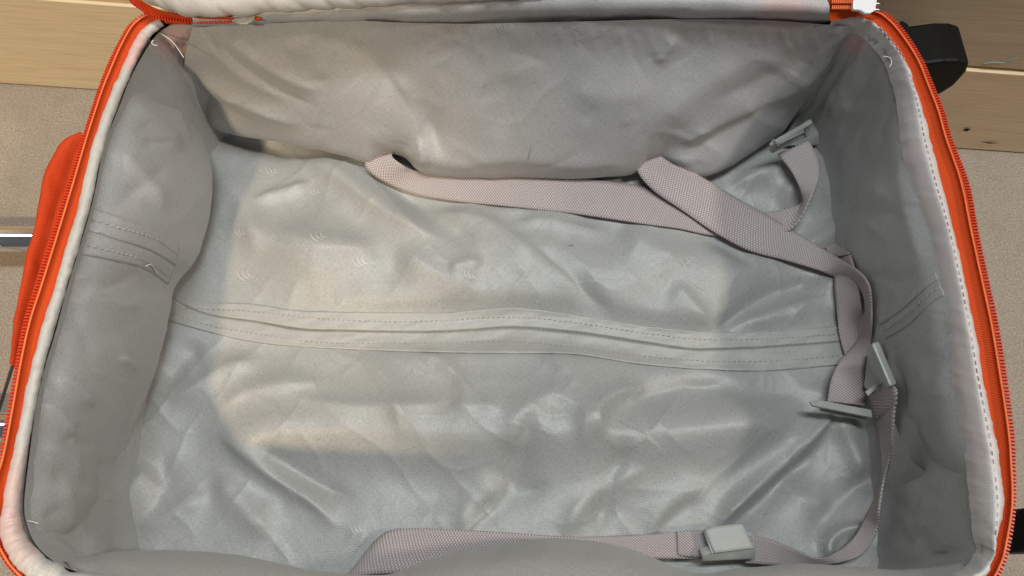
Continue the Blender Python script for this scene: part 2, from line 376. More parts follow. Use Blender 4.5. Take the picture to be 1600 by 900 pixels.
# outer shell
def shell_row(k, z):
    q = ring_scale(allout, 1.0+.2*k, z); q2 = ring_scale(allout, 1.0+k, z); m = (sstep((allout[:, 0]-.1)/.1)*(.5+.9*sstep((.14-allout[:, 1])/.1))+.1)[:, None]; r = q*(1-m)+q2*m; r[:, 2] = z; return r
out = [allout, shell_row(.03, .19), shell_row(.045, .10), shell_row(.03, .02), shell_row(-.02, .001)]
G = loft(out, 300, 30, arc=False, closed=True)
grid_obj('outer_shell', G[:-1], M['outer'], case, cu=True)

# ---- bottom lining: a sheet with folds
FF = [
 # broad swells over the handle rails
 ([(330,395),(700,405),(1000,420),(1260,420)], 65, 80, 11, .2), ([(300,690),(500,672),(800,680),(1050,672),(1290,660)], 70, 55, 15, .15),
 # upper left
 ([(395,318),(440,302),(492,284)], 8, 14, 4), ([(430,220),(520,275),(590,330),(660,372),(715,392)], 26, 14, 7), ([(600,280),(660,330),(720,375),(740,420)], 20, 26, -5),
 ([(660,335),(735,350),(775,365),(810,395),(860,430),(920,480)], 16, 30, 5, .2), ([(790,360),(850,355),(900,365),(960,375)], 10, 18, 3.5), ([(820,385),(870,430),(930,480),(975,500)], 12, 30, -4.5),
 ([(340,330),(420,380),(480,420),(560,450)], 30, 30, 4), ([(430,350),(480,390),(530,400),(600,395)], 25, 16, 3.5), ([(620,395),(680,440),(760,465)], 18, 22, 4),
 ([(700,440),(735,425),(760,430)], 10, 14, 3), ([(330,260),(390,330),(410,420)], 24, 22, 4), ([(520,330),(600,400),(640,470)], 30, 30, -4),
 ([(900,340),(960,345),(1040,358),(1110,368)], 10, 18, 4), ([(960,370),(1020,400),(1060,430)], 24, 22, 4), ([(1080,375),(1140,400),(1180,425)], 14, 12, -3.5),
 ([(1112,524),(1150,495),(1200,462),(1280,435)], 14, 30, -6, .15), ([(1116,526),(1160,510),(1240,480),(1300,465)], 14, 24, 5), ([(1112,522),(1085,495),(1040,450)], 30, 12, 3.5),
 ([(1150,270),(1230,300),(1300,330)], 22, 20, 4), ([(1240,390),(1290,370),(1330,330)], 16, 14, 4), ([(1130,300),(1180,280),(1260,262)], 14, 14, 5), ([(1215,330),(1240,290),(1235,250)], 18, 14, 5),
 ([(1270,440),(1300,452),(1320,500)], 14, 14, 4), 
 # below the zip
 ([(835,552),(880,580),(905,620),(912,665),(905,720)], 30, 20, 5), ([(905,655),(870,625),(840,632),(815,660),(790,720)], 18, 26, 4.5), ([(838,645),(820,680),(810,730),(780,790)], 22, 30, -5),
 ([(945,700),(955,660),(990,634),(1060,612),(1150,600)], 14, 36, -4.5, .3), ([(940,700),(930,655),(960,622),(1010,610)], 16, 10, 4),
 ([(1112,832),(1140,800),(1185,760),(1240,712),(1285,665),(1300,625)], 22, 9, 8, .2), ([(1122,840),(1165,805),(1230,745),(1290,690)], 10, 22, -5),
 ([(1008,845),(1035,800),(1075,770),(1110,755)], 18, 14, 2.5), ([(1020,850),(1060,800),(1100,780)], 14, 16, -2), ([(880,850),(900,800),(950,760),(1010,735)], 18, 18, 3.5), ([(930,845),(945,780),(960,730),(985,690)], 20, 18, -4),
 ([(735,845),(765,800),(810,775),(870,760)], 18, 22, -2.8), ([(720,845),(740,790),(800,750)], 22, 18, 2.5),
 ([(338,672),(370,700),(430,745),(490,785),(535,830)], 24, 12, 6), ([(400,690),(440,720),(500,760),(560,780)], 14, 18, -3.5), ([(330,730),(380,790),(430,850)], 26, 24, 4), 
 ([(260,630),(310,605),(360,575),(420,560)], 14, 22, 4), ([(250,610),(290,560),(320,530)], 20, 20, -4), ([(330,650),(380,620),(440,605),(520,600)], 20, 14, 3.5), ([(560,555),(600,590),(625,640),(640,700)], 24, 14, 3),
 ([(640,545),(690,570),(725,605),(745,640)], 12, 14, 3), ([(700,650),(740,640),(790,650)], 20, 12, 3), ([(450,620),(540,640),(640,642),(720,630)], 14, 14, 2.5),
 ([(1050,600),(1150,620),(1260,615)], 22, 22, -3.5), ([(1240,600),(1300,630),(1350,690)], 18, 18, 4), ([(1290,640),(1330,700),(1350,760)], 20, 16, 5), ([(1210,740),(1260,780),(1310,790)], 22, 20, 3.5),
 ([(1295,880),(1288,850),(1310,828),(1350,822)], 7, 14, 6, .2), ([(1260,850),(1300,800),(1370,730)], 22, 18, -4), ([(1370,860),(1400,830),(1440,870)], 14, 12, 6), ([(1380,790),(1430,810),(1450,850)], 12, 16, 5),
 ([(150,820),(200,780),(240,720)], 20, 26, 5), ([(200,830),(280,800),(330,760)], 26, 20, 3.5), ([(180,860),(240,790),(260,700)], 18, 26, -4),
 ([(330,205),(420,225),(520,255)], 16, 18, -6), ([(560,262),(640,310),(760,330)], 16, 20, -4), ([(760,330),(860,340),(940,340)], 16, 16, 3),
]
FINE = creases(70, (300, 230, 1330, 480), (38, 45, -25), 16, 3)+creases(80, (230, 560, 1380, 860), (40, -45, -60), 18, 5)+creases(40, (1130, 240, 1420, 850), (-50, -70, 30), 25, 8, 1.4)
_r = random.Random(4)
for k in range(46):
    x = _r.uniform(300, 1300); up = _r.random() < .5; y = float(np.interp(x, [400, 600, 800, 1000, 1200], [481, 488, 481, 510, 517] if up else [535, 549, 553, 570, 580]))
    l = _r.uniform(22, 60)*(-1 if up else 1); FINE.append(([(x, y-l*.3), (x+_r.uniform(-14, 14), y+l)], _r.uniform(4, 7), _r.uniform(5, 12), _r.uniform(.5, 1.3), .45))
def floor_h(x, y):
    xy = proj(np.stack([x, y, np.full_like(x, FZ)], -1)); px, py = xy[..., 0], xy[..., 1]
    h = 1.5*fold_field(xy, FF, .22, 1.35)+.32*fold_field(xy, FINE, .12, 1.1)
    wx = px+18*vnoise(px/70, py/70); wy = py+18*vnoise(px/60+9, py/60+4)
    h = h+.0075*vnoise(wx/210+3, wy/120+7)+.0022*vnoise(wx/95, wy/75)+.0009*ridged((wx+wy*.8)/80, (wy-wx*.5)/150)+.0008*ridged((wx-wy*.9)/95+5, (wy+wx*.6)/160+3)
    h = h+.0003*fbm(wx/22, wy/22, 2)
    # flattened along the zip seam
    sd, _ = polydist(xy.reshape(-1, 2), np.array(ZIPC)); sd = np.abs(sd).reshape(x.shape)
    k = 1-.80*np.exp(-(sd/36)**4)
    return FZ+h*k
ZIPC = [(225,440),(262,462),(290,478),(330,493),(400,503),(470,515),(540,517),(640,519),(720,517),(800,512),(880,518),(950,527),(1020,538),(1080,546),(1150,545),(1220,541),(1310,534),(1400,520)]
nx, ny = 640, 420
X, Y = np.meshgrid(np.linspace(-.306, .312, nx), np.linspace(-.004, .392, ny), indexing='ij')
G = np.stack([X, Y, floor_h(X, Y)], -1)
bottom = grid_obj('bottom_lining', G, M['floor_lining'], case)

# ---- padded panels
def panel(name, rows, nu, nv, mat, folds=(), amp=.003, sc=70, fine=(), flip=1):
    G = loft(rows, nu, nv); n = normals(G)*flip
    xy = proj(G); px, py = xy[..., 0], xy[..., 1]
    h = fold_field(xy, folds) + fold_field(xy, fine, .1) + amp*fbm(px/sc, py/sc*.9, 3)+amp*.35*ridged((px+py*.6)/sc, (py-px*.4)/sc*1.3)
    e = np.sin(np.linspace(0, math.pi, nv))**.5
    G = G+n*(h*e[None, :])[..., None]
    return grid_obj(name, G, mat, case)
bt = W3([(302,38),(400,37),(540,32),(620,35),(720,37),(800,36),(930,33),(1060,30),(1200,32),(1335,42)], RZ-.003)
b1 = W3([(289,90),(400,88),(520,92),(620,95),(720,96),(800,96),(930,95),(1060,92),(1180,92),(1300,84)], .185)
b2 = W3([(290,135),(380,160),(480,175),(600,190),(720,200),(800,205),(930,206),(1040,200),(1140,185),(1262,148)], .135)
b3 = W3([(302,180),(360,206),(450,222),(520,236),(572,249),(590,242),(610,234),(634,240),(655,261),(680,268),(740,271),(800,271),(900,272),(985,266),(1008,252),(1030,241),(1052,254),(1082,272),(1130,262),(1222,205)], .095)
b4 = b3+np.array([0, .010, -.012]); b5 = b3+np.array([0, .045, -.022])
BF = [([(312,38),(345,85),(395,125),(470,165)], 10, 12, 5, .25), ([(318,38),(370,95),(430,140),(500,170)], 7, 12, -4), ([(330,38),(390,85),(450,120),(520,150)], 12, 10, 4),
 ([(300,95),(330,130),(390,165),(480,200)], 12, 12, 5), ([(292,140),(340,165),(400,195)], 10, 10, -4), ([(355,38),(380,60),(405,90)], 8, 8, -3), ([(480,65),(540,75),(600,120),(660,190),(700,250)], 34, 26, -9, .2),  # last valley deepened so its dark strip stands in for a cast shadow
 ([(600,110),(640,160),(655,220),(640,250)], 16, 20, 5), ([(655,215),(665,240),(660,262)], 5, 9, 4), ([(440,70),(495,90),(500,130)], 20, 16, 3), ([(560,200),(620,230),(700,255),(760,262)], 20, 14, 4), 
 ([(1060,50),(1045,75),(1020,100)], 10, 14, 4), ([(1180,90),(1120,120),(1060,160),(1000,210)], 30, 30, 5), ([(1320,45),(1290,95),(1235,140),(1130,190),(1040,230)], 14, 26, 6, .2), ([(1300,45),(1250,90),(1180,130),(1100,160)], 20, 20, -4),
 ([(1240,110),(1200,160),(1120,210),(1060,250)], 16, 20, -5), ([(780,110),(790,160),(775,220)], 30, 30, -3), ([(700,258),(800,246),(900,256),(990,250)], 20, 14, 4), ([(880,140),(960,150),(1030,140)], 30, 30, 3), ([(1010,262),(1040,238),(1090,262)], 10, 12, 5)]
panel('back_panel', [bt, b1, b2, b3, b4, b5], 380, 110, M['panel'], BF, .0028, 110, creases(70, (300, 40, 1330, 265), (50, 20, 0, -40), 18, 21, 1.1)+[([(x, 36), (x+random.Random(x).uniform(-14, 22), 36+random.Random(x).uniform(16, 50))], 4, 8, random.Random(x).uniform(.4, 1.3), .35) for x in range(320, 1330, 23)], flip=-1)
# left
l0 = W3([s[2] for s in ST[2:18]], RZ-.006)+np.array([-.004, 0, 0])
lsil = [(241,75),(234,92),(242,117),(275,145),(300,178),(318,225),(324,270),(321,320),(310,365),(292,405),(277,422),(262,447),(252,500),(238,560),(220,610),(192,675),(179,720),(175,760),(178,785),(150,828),(112,862),(90,878)]
a0 = cr([s[2] for s in ST[2:18]], 60); a3 = cr(lsil, 60)
def mid(f, z): return W3([(*(a0[i]*(1-f)+a3[i]*f),) for i in range(60)], z)
L3 = W3([tuple(p) for p in a3], .105)
LF = [([(165,330),(210,300),(270,250)], 20, 16, -3), ([(160,240),(200,250),(240,290),(260,340)], 16, 16, 4), ([(200,150),(240,190),(290,240)], 14, 16, 4), ([(75,590),(110,600),(150,640)], 10, 12, 4.5), ([(62,625),(85,640),(110,670),(120,700)], 8, 10, 4),
 ([(55,700),(80,700),(110,720),(130,760)], 10, 12, 4), ([(180,560),(200,565),(215,580)], 5, 6, 2), ([(100,470),(125,510),(150,560)], 14, 14, -3), ([(90,740),(110,790),(100,850)], 16, 16, 4), ([(140,440),(160,470),(230,480)], 12, 12, 2.5), ([(250,130),(275,180),(300,230)], 10, 12, 3), ([(150,700),(165,760),(140,820)], 14, 12, -3.5)]
LP = []
_r = random.Random(9)
for k in range(44):
    t = _r.random(); q = cr([s_[2] for s_ in ST[2:18]], 60)[int(t*59)]; l = _r.uniform(14, 60); LP.append(([tuple(q), (q[0]+l*.9, q[1]+l*_r.uniform(-.1, .7))], _r.uniform(3, 6), _r.uniform(5, 10), _r.uniform(.5, 1.5), .35))
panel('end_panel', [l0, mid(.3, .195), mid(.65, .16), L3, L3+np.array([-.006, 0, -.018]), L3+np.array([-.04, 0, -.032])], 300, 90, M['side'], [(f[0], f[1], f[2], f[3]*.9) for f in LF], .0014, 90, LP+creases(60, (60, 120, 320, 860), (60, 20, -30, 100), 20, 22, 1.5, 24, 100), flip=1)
# right
rs = [s[2] for s in ST[25:40]][::-1]
rsil = [(1374,112),(1360,150),(1347,190),(1335,240),(1327,290),(1324,340),(1326,390),(1335,430),(1348,470),(1362,520),(1375,560),(1390,610),(1397,670),(1408,722),(1440,755),(1480,768),(1502,797),(1518,830),(1531,856)]
a0 = cr(rs, 60); a3 = cr(rsil, 60); r0 = W3([tuple(p) for p in a0], RZ-.006); R3 = W3([tuple(p) for p in a3], .10)
TK = sstep((np.arange(60)-36)/8)[:, None]
RF = [([(1395,130),(1415,200),(1425,280),(1450,350),(1468,430)], 10, 14, -4, .2), ([(1400,240),(1412,310),(1430,380),(1450,430)], 14, 10, 4), ([(1330,330),(1370,300),(1400,320)], 14, 20, 4), ([(1370,250),(1375,310),(1380,400)], 24, 24, 3), ([(1350,420),(1400,440),(1440,420)], 16, 18, -3),
 ([(1480,560),(1470,640),(1490,720)], 18, 22, 3.5), ([(1420,540),(1430,600),(1420,680)], 24, 20, 3), ([(1470,450),(1478,520),(1490,600),(1505,680)], 10, 12, -3), ([(1440,690),(1480,720),(1515,790)], 22, 20, 3)]
RP = []
for k in range(44):
    q = a0[int(_r.random()*59)]; l = _r.uniform(14, 60); RP.append(([tuple(q), (q[0]-l*.9, q[1]+l*_r.uniform(-.3, .7))], _r.uniform(3, 6), _r.uniform(5, 10), _r.uniform(.4, 1.2), .35))
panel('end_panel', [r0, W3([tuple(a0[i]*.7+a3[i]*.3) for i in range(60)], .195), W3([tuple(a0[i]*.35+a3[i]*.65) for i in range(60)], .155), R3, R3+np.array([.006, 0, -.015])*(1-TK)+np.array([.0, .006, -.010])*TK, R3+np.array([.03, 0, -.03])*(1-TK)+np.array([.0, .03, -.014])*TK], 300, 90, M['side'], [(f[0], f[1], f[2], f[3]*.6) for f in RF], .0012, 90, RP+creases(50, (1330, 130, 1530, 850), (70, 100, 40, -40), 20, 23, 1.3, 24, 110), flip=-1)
# back right corner, crumpled
c0 = W3([(1322,44),(1345,42),(1372,62),(1396,104)], RZ-.006); c1 = W3([(1286,112),(1318,112),(1352,124),(1386,150)], .150); c2 = W3([(1262,160),(1305,172),(1335,185),(1360,215)], .108); c3 = W3([(1215,228),(1275,226),(1320,225),(1345,250)], .082)
CF = [([(1318,52),(1300,92),(1262,140),(1225,190)], 8, 14, 5, .2), ([(1352,48),(1345,66),(1352,84)], 5, 6, 4), ([(1350,70),(1368,80),(1380,112),(1388,150)], 14, 7, 6, .2), ([(1366,116),(1352,152),(1328,180),(1296,214)], 16, 6, 6, .15),
 ([(1318,90),(1330,130),(1318,170)], 22, 14, 5), ([(1285,140),(1265,180),(1240,210)], 14, 12, -4), ([(1345,185),(1300,203),(1250,224)], 9, 12, 5), ([(1300,80),(1312,100),(1300,140)], 10, 12, -4)]
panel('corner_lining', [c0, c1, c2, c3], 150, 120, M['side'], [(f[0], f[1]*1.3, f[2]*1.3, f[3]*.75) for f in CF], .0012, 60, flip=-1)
e0 = W3([(1398,660),(1420,715),(1460,745),(1500,770),(1535,850)], .155); e1 = W3([(1388,740),(1415,775),(1450,800),(1480,830),(1512,880)], .115); e2 = W3([(1372,800),(1392,830),(1415,852),(1440,875),(1480,905)], .080)
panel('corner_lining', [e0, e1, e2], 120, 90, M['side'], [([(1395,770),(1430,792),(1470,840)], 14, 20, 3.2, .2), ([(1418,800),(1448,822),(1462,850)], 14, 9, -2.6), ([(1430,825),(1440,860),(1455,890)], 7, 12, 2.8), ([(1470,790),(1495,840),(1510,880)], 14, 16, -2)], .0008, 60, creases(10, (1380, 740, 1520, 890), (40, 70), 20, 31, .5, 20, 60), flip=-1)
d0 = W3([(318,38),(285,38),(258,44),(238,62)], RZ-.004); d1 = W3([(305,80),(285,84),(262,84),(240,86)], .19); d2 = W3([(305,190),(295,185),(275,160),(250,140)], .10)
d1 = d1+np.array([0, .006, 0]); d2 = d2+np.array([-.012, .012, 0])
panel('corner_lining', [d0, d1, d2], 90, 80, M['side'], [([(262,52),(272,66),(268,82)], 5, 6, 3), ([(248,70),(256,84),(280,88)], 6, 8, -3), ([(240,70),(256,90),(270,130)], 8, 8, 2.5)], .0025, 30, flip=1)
# front
f0 = W3([(120,896),(180,909),(450,924),(800,927),(1200,924),(1420,909),(1500,898)], RZ-.006)
fsil = [(86,882),(120,873),(180,861),(230,858),(300,860),(380,868),(440,882),(490,898),(540,906),(590,906),(640,886),(720,862),(800,848),(880,842),(950,849),(1010,866),(1060,892),(1095,904),(1140,892),(1200,883),(1260,881),(1330,889),(1400,901),(1470,897),(1510,885)]
F3 = W3(fsil, .125); fm = cr(f0, 25); fs3 = F3
FR = [([(100,880),(140,888),(150,905)], 6, 8, 4), ([(85,890),(108,884),(130,900)], 5, 6, -3)]
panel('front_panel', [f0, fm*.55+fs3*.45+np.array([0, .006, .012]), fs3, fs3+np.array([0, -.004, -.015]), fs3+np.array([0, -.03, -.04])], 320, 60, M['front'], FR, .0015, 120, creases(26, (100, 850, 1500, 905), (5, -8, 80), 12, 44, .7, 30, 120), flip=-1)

# ------------------------------------------------------------------ draping small things on the cloth
def bvh_of(objs):
    V = []; Fc = []; k = 0
    for o in objs:
        v = np.empty(len(o.data.vertices)*3); o.data.vertices.foreach_get('co', v); V.append(v.reshape(-1, 3))
        Fc += [tuple(i+k for i in p.vertices) for p in o.data.polygons]; k += len(o.data.vertices)
    return BVHTree.FromPolygons(np.vstack(V).tolist(), Fc)
linings = [o for o in case.children if o.name.split('.')[0] in ('bottom_lining', 'back_panel', 'end_panel', 'corner_lining', 'front_panel')]
BV = bvh_of(linings); BVF = bvh_of([bottom])
def hit(px, py, off=0, bv=None):
    d = DV+(450-py)/F*UV_+np.array([(px-800)/F, 0, 0]); d = d/np.linalg.norm(d)
    r = (bv or BV).ray_cast(Vector(CAM), Vector(d))
    if r[0] is None: return P(px, py, FZ+off)
    n = np.array(r[1]);
    if n @ d > 0: n = -n
    return np.array(r[0])+n*off
def floor_z(px, py):
    z = hit(px, py, 0, BVF)[2]
    return max(z, hit(px, py, 0)[2]) if px > 1325 and 300 < py < 800 else z
def ribbon_on(name, ea, eb, nu, nv, mat, off, thick, bv=None, parent=None, pucker=0):
    A = cr(ea, nu); B = cr(eb, nu); t = np.linspace(0, 1, nv)
    G = np.array([[hit(*(A[i]*(1-s)+B[i]*s), off, bv) for s in t] for i in range(nu)])
    for _ in range(3):
        G[1:-1] = .25*G[:-2]+.5*G[1:-1]+.25*G[2:]
    if pucker:
        uu = np.arange(nu)[:, None]; G[..., 2] += pucker*fbm(uu/7+t[None]*1.5, uu/40+t[None]*3, 2)
    return grid_obj(name, G, mat, parent or case, thick)
up_e = [(285,468),(330,474),(400,476),(470,486),(600,488),(700,488),(800,480),(900,492),(1000,508),(1100,518),(1200,518),(1330,508)]
lo_e = [(258,500),(330,520),(400,535),(480,543),(600,549),(700,552),(800,553),(900,555),(1000,570),(1100,578),(1200,580),(1340,568)]
zc = [(258,458),(290,478),(330,493),(400,503),(470,515),(540,517),(640,519),(720,517),(800,512),(880,518),(950,527),(1020,538),(1080,546),(1150,545),(1220,541),(1340,532)]
zcd = cr(zc, 200)
s_ = np.linspace(0, 1, 200); gapw = .85+.9*np.exp(-((s_-.2)/.07)**2)+.9*np.exp(-((s_-.62)/.14)**2)
ribbon_on('zip_flap', cr(up_e, 200), zcd-np.stack([0*s_, gapw], 1), 300, 12, M['flap'], .0009, .0005, BVF, pucker=.0007)
ribbon_on('zip_flap', zcd+np.stack([0*s_, gapw], 1), cr(lo_e, 200), 300, 12, M['flap'], .0009, .0005, BVF, pucker=.0007)
gap = ribbon_on('zip_gap', zcd-np.array([0, 3.2]), zcd+np.array([0, 3.2]), 200, 3, M['gap'], .0006, .0003, BVF)
# coil of the lining zip
def boxes(name, items, mat, parent, kind='stuff', label=None):
    """many tiny bars (centre, tangent*half, side*half, up*half) in one mesh"""
    V = []; Fc = []
    for k, (c, a, b, u) in enumerate(items):
        for sx in (-1, 1):
            for sy in (-1, 1):
                V.append(c+a*sx+b*sy-u)
        for sx in (-1, 1):
            for sy in (-1, 1):
                V.append(c+a*sx*.72+b*sy*.72+u)
        o = 8*k
        Fc += [(o, o+1, o+3, o+2), (o+4, o+6, o+7, o+5), (o, o+4, o+5, o+1), (o+2, o+3, o+7, o+6), (o, o+2, o+6, o+4), (o+1, o+5, o+7, o+3)]
    ob = mesh_obj(name, np.array(V), Fc, mat, parent, smooth=False, uv=np.zeros((len(V), 2))); ob['kind'] = kind
    return ob
def frame_along(pts):
    T = np.gradient(pts, axis=0); T /= np.linalg.norm(T, axis=1, keepdims=True)
    B = np.cross(np.array([0, 0, 1.]), T); B /= np.linalg.norm(B, axis=1, keepdims=True); return T, B, np.cross(T, B)
zp = cr(np.array([hit(*p, .0008, BVF) for p in cr(zc, 120)]), 560); T, B, N = frame_along(zp)
boxes('zip_coil', [(zp[i], T[i]*.00030, B[i]*.0011, N[i]*.0004) for i in range(len(zp))], M['coil'], case)
def stitches(name, path_px, mat, off, step=.0042, bv=None, bvp=None, ln=.28, wd_=.00035):
    p = cr(np.array([hit(*q, off, bv) for q in cr(path_px, 140)]), 3000)
    L = np.concatenate([[0], np.cumsum(np.linalg.norm(np.diff(p, axis=0), axis=1))]); n = int(L[-1]/step)
    idx = [int(np.searchsorted(L, (k+.5)*step)) for k in range(n)]; T, B, N = frame_along(p)
    return boxes(name, [(p[i]+B[i]*random.uniform(-.0002, .0002), T[i]*step*ln*random.uniform(.8, 1.1)+B[i]*.0002, B[i]*wd_, N[i]*.0003) for i in idx], mat, case)
stitches('stitching', [(290,482),(330,484),(400,488),(520,500),(650,503),(800,496),(900,505),(1000,520),(1100,531),(1200,530),(1320,522)], M['thread_grey'], .0015, bv=BVF, wd_=.0003)
stitches('stitching', [(262,488),(330,510),(400,522),(500,536),(640,538),(800,535),(900,545),(1000,557),(1100,565),(1200,565),(1320,556)], M['thread_grey'], .0015, bv=BVF, wd_=.0003)
# the same zip running up the end panels
ribbon_on('zip_flap', [(138,322),(190,340),(240,360),(280,385)], [(126,358),(180,373),(235,392),(274,415)], 60, 8, M['side'], .0003, .0005, pucker=.0010)
ribbon_on('zip_flap', [(126,360),(180,375),(235,394),(273,417)], [(112,396),(170,406),(225,420),(262,444)], 60, 8, M['side'], .0003, .0005, pucker=.0010)
stitches('stitching', [(140,343),(185,356),(240,372),(277,398)], M['thread_mid'], .0011)
stitches('stitching', [(132,384),(175,392),(225,407),(264,432)], M['thread_mid'], .0011)
ribbon_on('zip_flap', [(1372,496),(1400,476),(1440,440),(1462,425)], [(1376,508),(1410,484),(1445,452),(1466,437)], 50, 5, M['side'], .0003, .0005, pucker=.0010)
ribbon_on('zip_flap', [(1380,508),(1412,487),(1446,456),(1468,442)], [(1384,530),(1420,508),(1455,474),(1476,462)], 50, 6, M['side'], .0003, .0005, pucker=.0010)
stitches('stitching', [(1384,518),(1416,496),(1452,464),(1470,450)], M['thread_grey'], .0018)

# ------------------------------------------------------------------ rim: binding, zip tape, teeth
def rim_loft(rows, n, nv): return loft(rows, n, nv, arc=False)
def mids(a, b, f, z, i0, i1): q = a[i0:i1]*(1-f)+b[i0:i1]*f; q = q.copy(); q[:, 2] = z; return q
def bind(name, i0, i1, mat, n, bulge, amp):
    G = rim_loft([mids(inner, seam, -.10, RZ-.013, i0, i1), mids(inner, seam, .0, RZ-.004, i0, i1), mids(inner, seam, .35, RZ+bulge, i0, i1), mids(inner, seam, .75, RZ+bulge*.9, i0, i1), mids(inner, seam, 1.0, RZ+.0015, i0, i1), mids(inner, seam, 1.0, RZ-.006, i0, i1)], n, 16)
    nn = normals(G)
    if nn[n//2, 8, 2] < 0: nn = -nn
    u = np.arange(n)[:, None]/n*(i1-i0); v = np.linspace(0, 1, 16)[None]
    h = amp*(fbm(u*2.2+v*1.1, v*1.5+u*.2, 3)+.7*ridged(u*3+v*1.4, v*.7))
    return grid_obj(name, G+nn*h[..., None], mat, case)
def piping(i0, i1, n):
    m = mids(inner, seam, .52, RZ, i0, i1); hw = np.linalg.norm((inner-seam)[i0:i1], axis=1)/2; c = cr(m, n, False)
    r = np.interp(np.linspace(0, len(hw)-1, n), np.arange(len(hw)), hw)*.92; r = np.clip(r, .0022, .0062)
    T, B, N = frame_along(c); a = np.linspace(-.75*math.pi, .75*math.pi, 18); u = np.arange(n)/n*(i1-i0)
    rr = r[:, None]*(1+.16*fbm(u[:, None]*1.6+a[None]*.4, u[:, None]*.4+a[None]*.5, 3))+.0006*fbm(u[:, None]*5, a[None]*.8+u[:, None], 2)
    c = c+B*(.0008*fbm(u*1.3, u*.2, 2))[:, None]
    G = c[:, None]+rr[..., None]*(np.sin(a)[None, :, None]*B[:, None]+.9*np.cos(a)[None, :, None]*np.array([0, 0, 1.]))
    return grid_obj('rim_piping', G, M['piping'], case)
piping(1, 22, 700)
bind('rim_binding', 21, 43, M['band'], 520, .0035, .0009)
T_in = seam.copy(); T_in[:, 2] = RZ+.0005
def tape(i0, i1, n):
    rowz = [(0.0, RZ-.001), (.35, RZ-.0005), (.62, RZ+.001), (.72, RZ+.0042), (.82, RZ+.0030), (1.0, RZ-.001)]
    G = rim_loft([mids(seam, teeth, f, z, i0, i1) for f, z in rowz], n, 18)
    return grid_obj('zip_tape', G, M['orange'], case)
tape(0, 43, 520)
def teeth_row(path, name='zip_teeth', pitch=.0021, up=.0012, ln=.0022, lift=.001):
    p = cr(path, 4000); L = np.concatenate([[0], np.cumsum(np.linalg.norm(np.diff(p, axis=0), axis=1))]); n = int(L[-1]/pitch)
    T, B, N = frame_along(p); idx = [int(np.searchsorted(L, (k+.5)*pitch)) for k in range(n)]
    return boxes(name, [(p[i]+N[i]*lift*np.sign(N[i][2]), T[i]*pitch*.31, B[i]*ln, np.array([0, 0, up])) for i in idx], M['teeth'], case)
tp = mids(seam, teeth, .96, RZ+.0005, 0, 43)
teeth_row(tp)
def rim_stitch(i0, i1, f, z, mat, name='stitching', step=.0048, sink=0):
    p = cr(mids(inner, seam, f, z, i0, i1), 3000); L = np.concatenate([[0], np.cumsum(np.linalg.norm(np.diff(p, axis=0), axis=1))]); n = int(L[-1]/step)
    T, B, N = frame_along(p); idx = [int(np.searchsorted(L, (k+.5)*step)) for k in range(n)]
    return boxes(name, [(p[i], T[i]*step*.32, B[i]*.0003, np.array([0, 0, .0006])) for i in idx], mat, case)
rim_stitch(26, 41, .5, RZ+.0040, M['thread_mid'])
p = mids(seam, teeth, .67, RZ+.0040, 0, 43); 
tube_obj('tape_cord', cr(p, 400), .0006, M['thread_orange'], case, 6)

# ------------------------------------------------------------------ grab handle on the top end
ho = W3([(139,218),(122,223),(104,233),(91,250),(81,274),(72,320),(60,375),(48,440),(38,500),(34,545),(30,575)], .185)
hi = W3([(138,222),(134,234),(127,250),(116,290),(103,330),(88,380),(70,440),(55,490),(43,525),(36,552),(32,578)], .212)
hm = (ho+hi)/2+np.array([0, 0, .012]); hg = hi*.62+ho*.38+np.array([0, 0, -.010])
G = loft([ho+np.array([.01, 0, -.03]), ho, ho*.75+hi*.25+np.array([0, 0, .010]), hg, hi*.8+ho*.2+np.array([0, 0, .005]), hi], 160, 40)
n = normals(G); xy = proj(G); G = G+n*(.0012*fbm(xy[..., 0]/22, xy[..., 1]/40, 2))[..., None]
grid_obj('grab_handle', G, M['outer'], case)

# ------------------------------------------------------------------ trolley tubes
for (y0, y1, xr) in ((353, 397, 70), (646, 692, 20)):
    a = P(-420, (y0+y1)/2-2, .034); b = P(xr, (y0+y1)/2, .034); b[0] += .05; b[1] = a[1]
    tube_obj('handle_tube', [a, (a+b)/2, b], .0118, M['chrome'], case, 28)
# ------------------------------------------------------------------ feet
def foot(name, sec, mat):
    pass
def foot_at(x0, x1, yc, hw, ztop, label=None):
    # arm-shaped stand foot: profile in (x, z), swept along y, upper corner rounded
    prof = [(x0, ztop+.002), (x0+.02, ztop+.006), (x1-.012, ztop+.006), (x1-.003, ztop+.003), (x1, ztop-.006), (x1, ztop-.022), (x1-.004, ztop-.032), (x1-.02, ztop-.050), (x0, ztop-.078)]
    k = len(prof); q = [np.array([x, yc-hw, z]) for x, z in prof]
    return prism('stand_foot', q, (0, -1, 0), 2*hw, M['black'], case, .0025)
far_foot = foot_at(.296, .339, .371, .018, .200)
foot_at(.318, .352, .030, .013, .172)
prism('foot_mount', [np.array(P(1400, 44, .205)), np.array(P(1408, 30, .205)), np.array(P(1420, 36, .205)), np.array(P(1428, 60, .205)), np.array(P(1425, 90, .205))], (0, 0, 1), .04, M['black'], far_foot, .002)

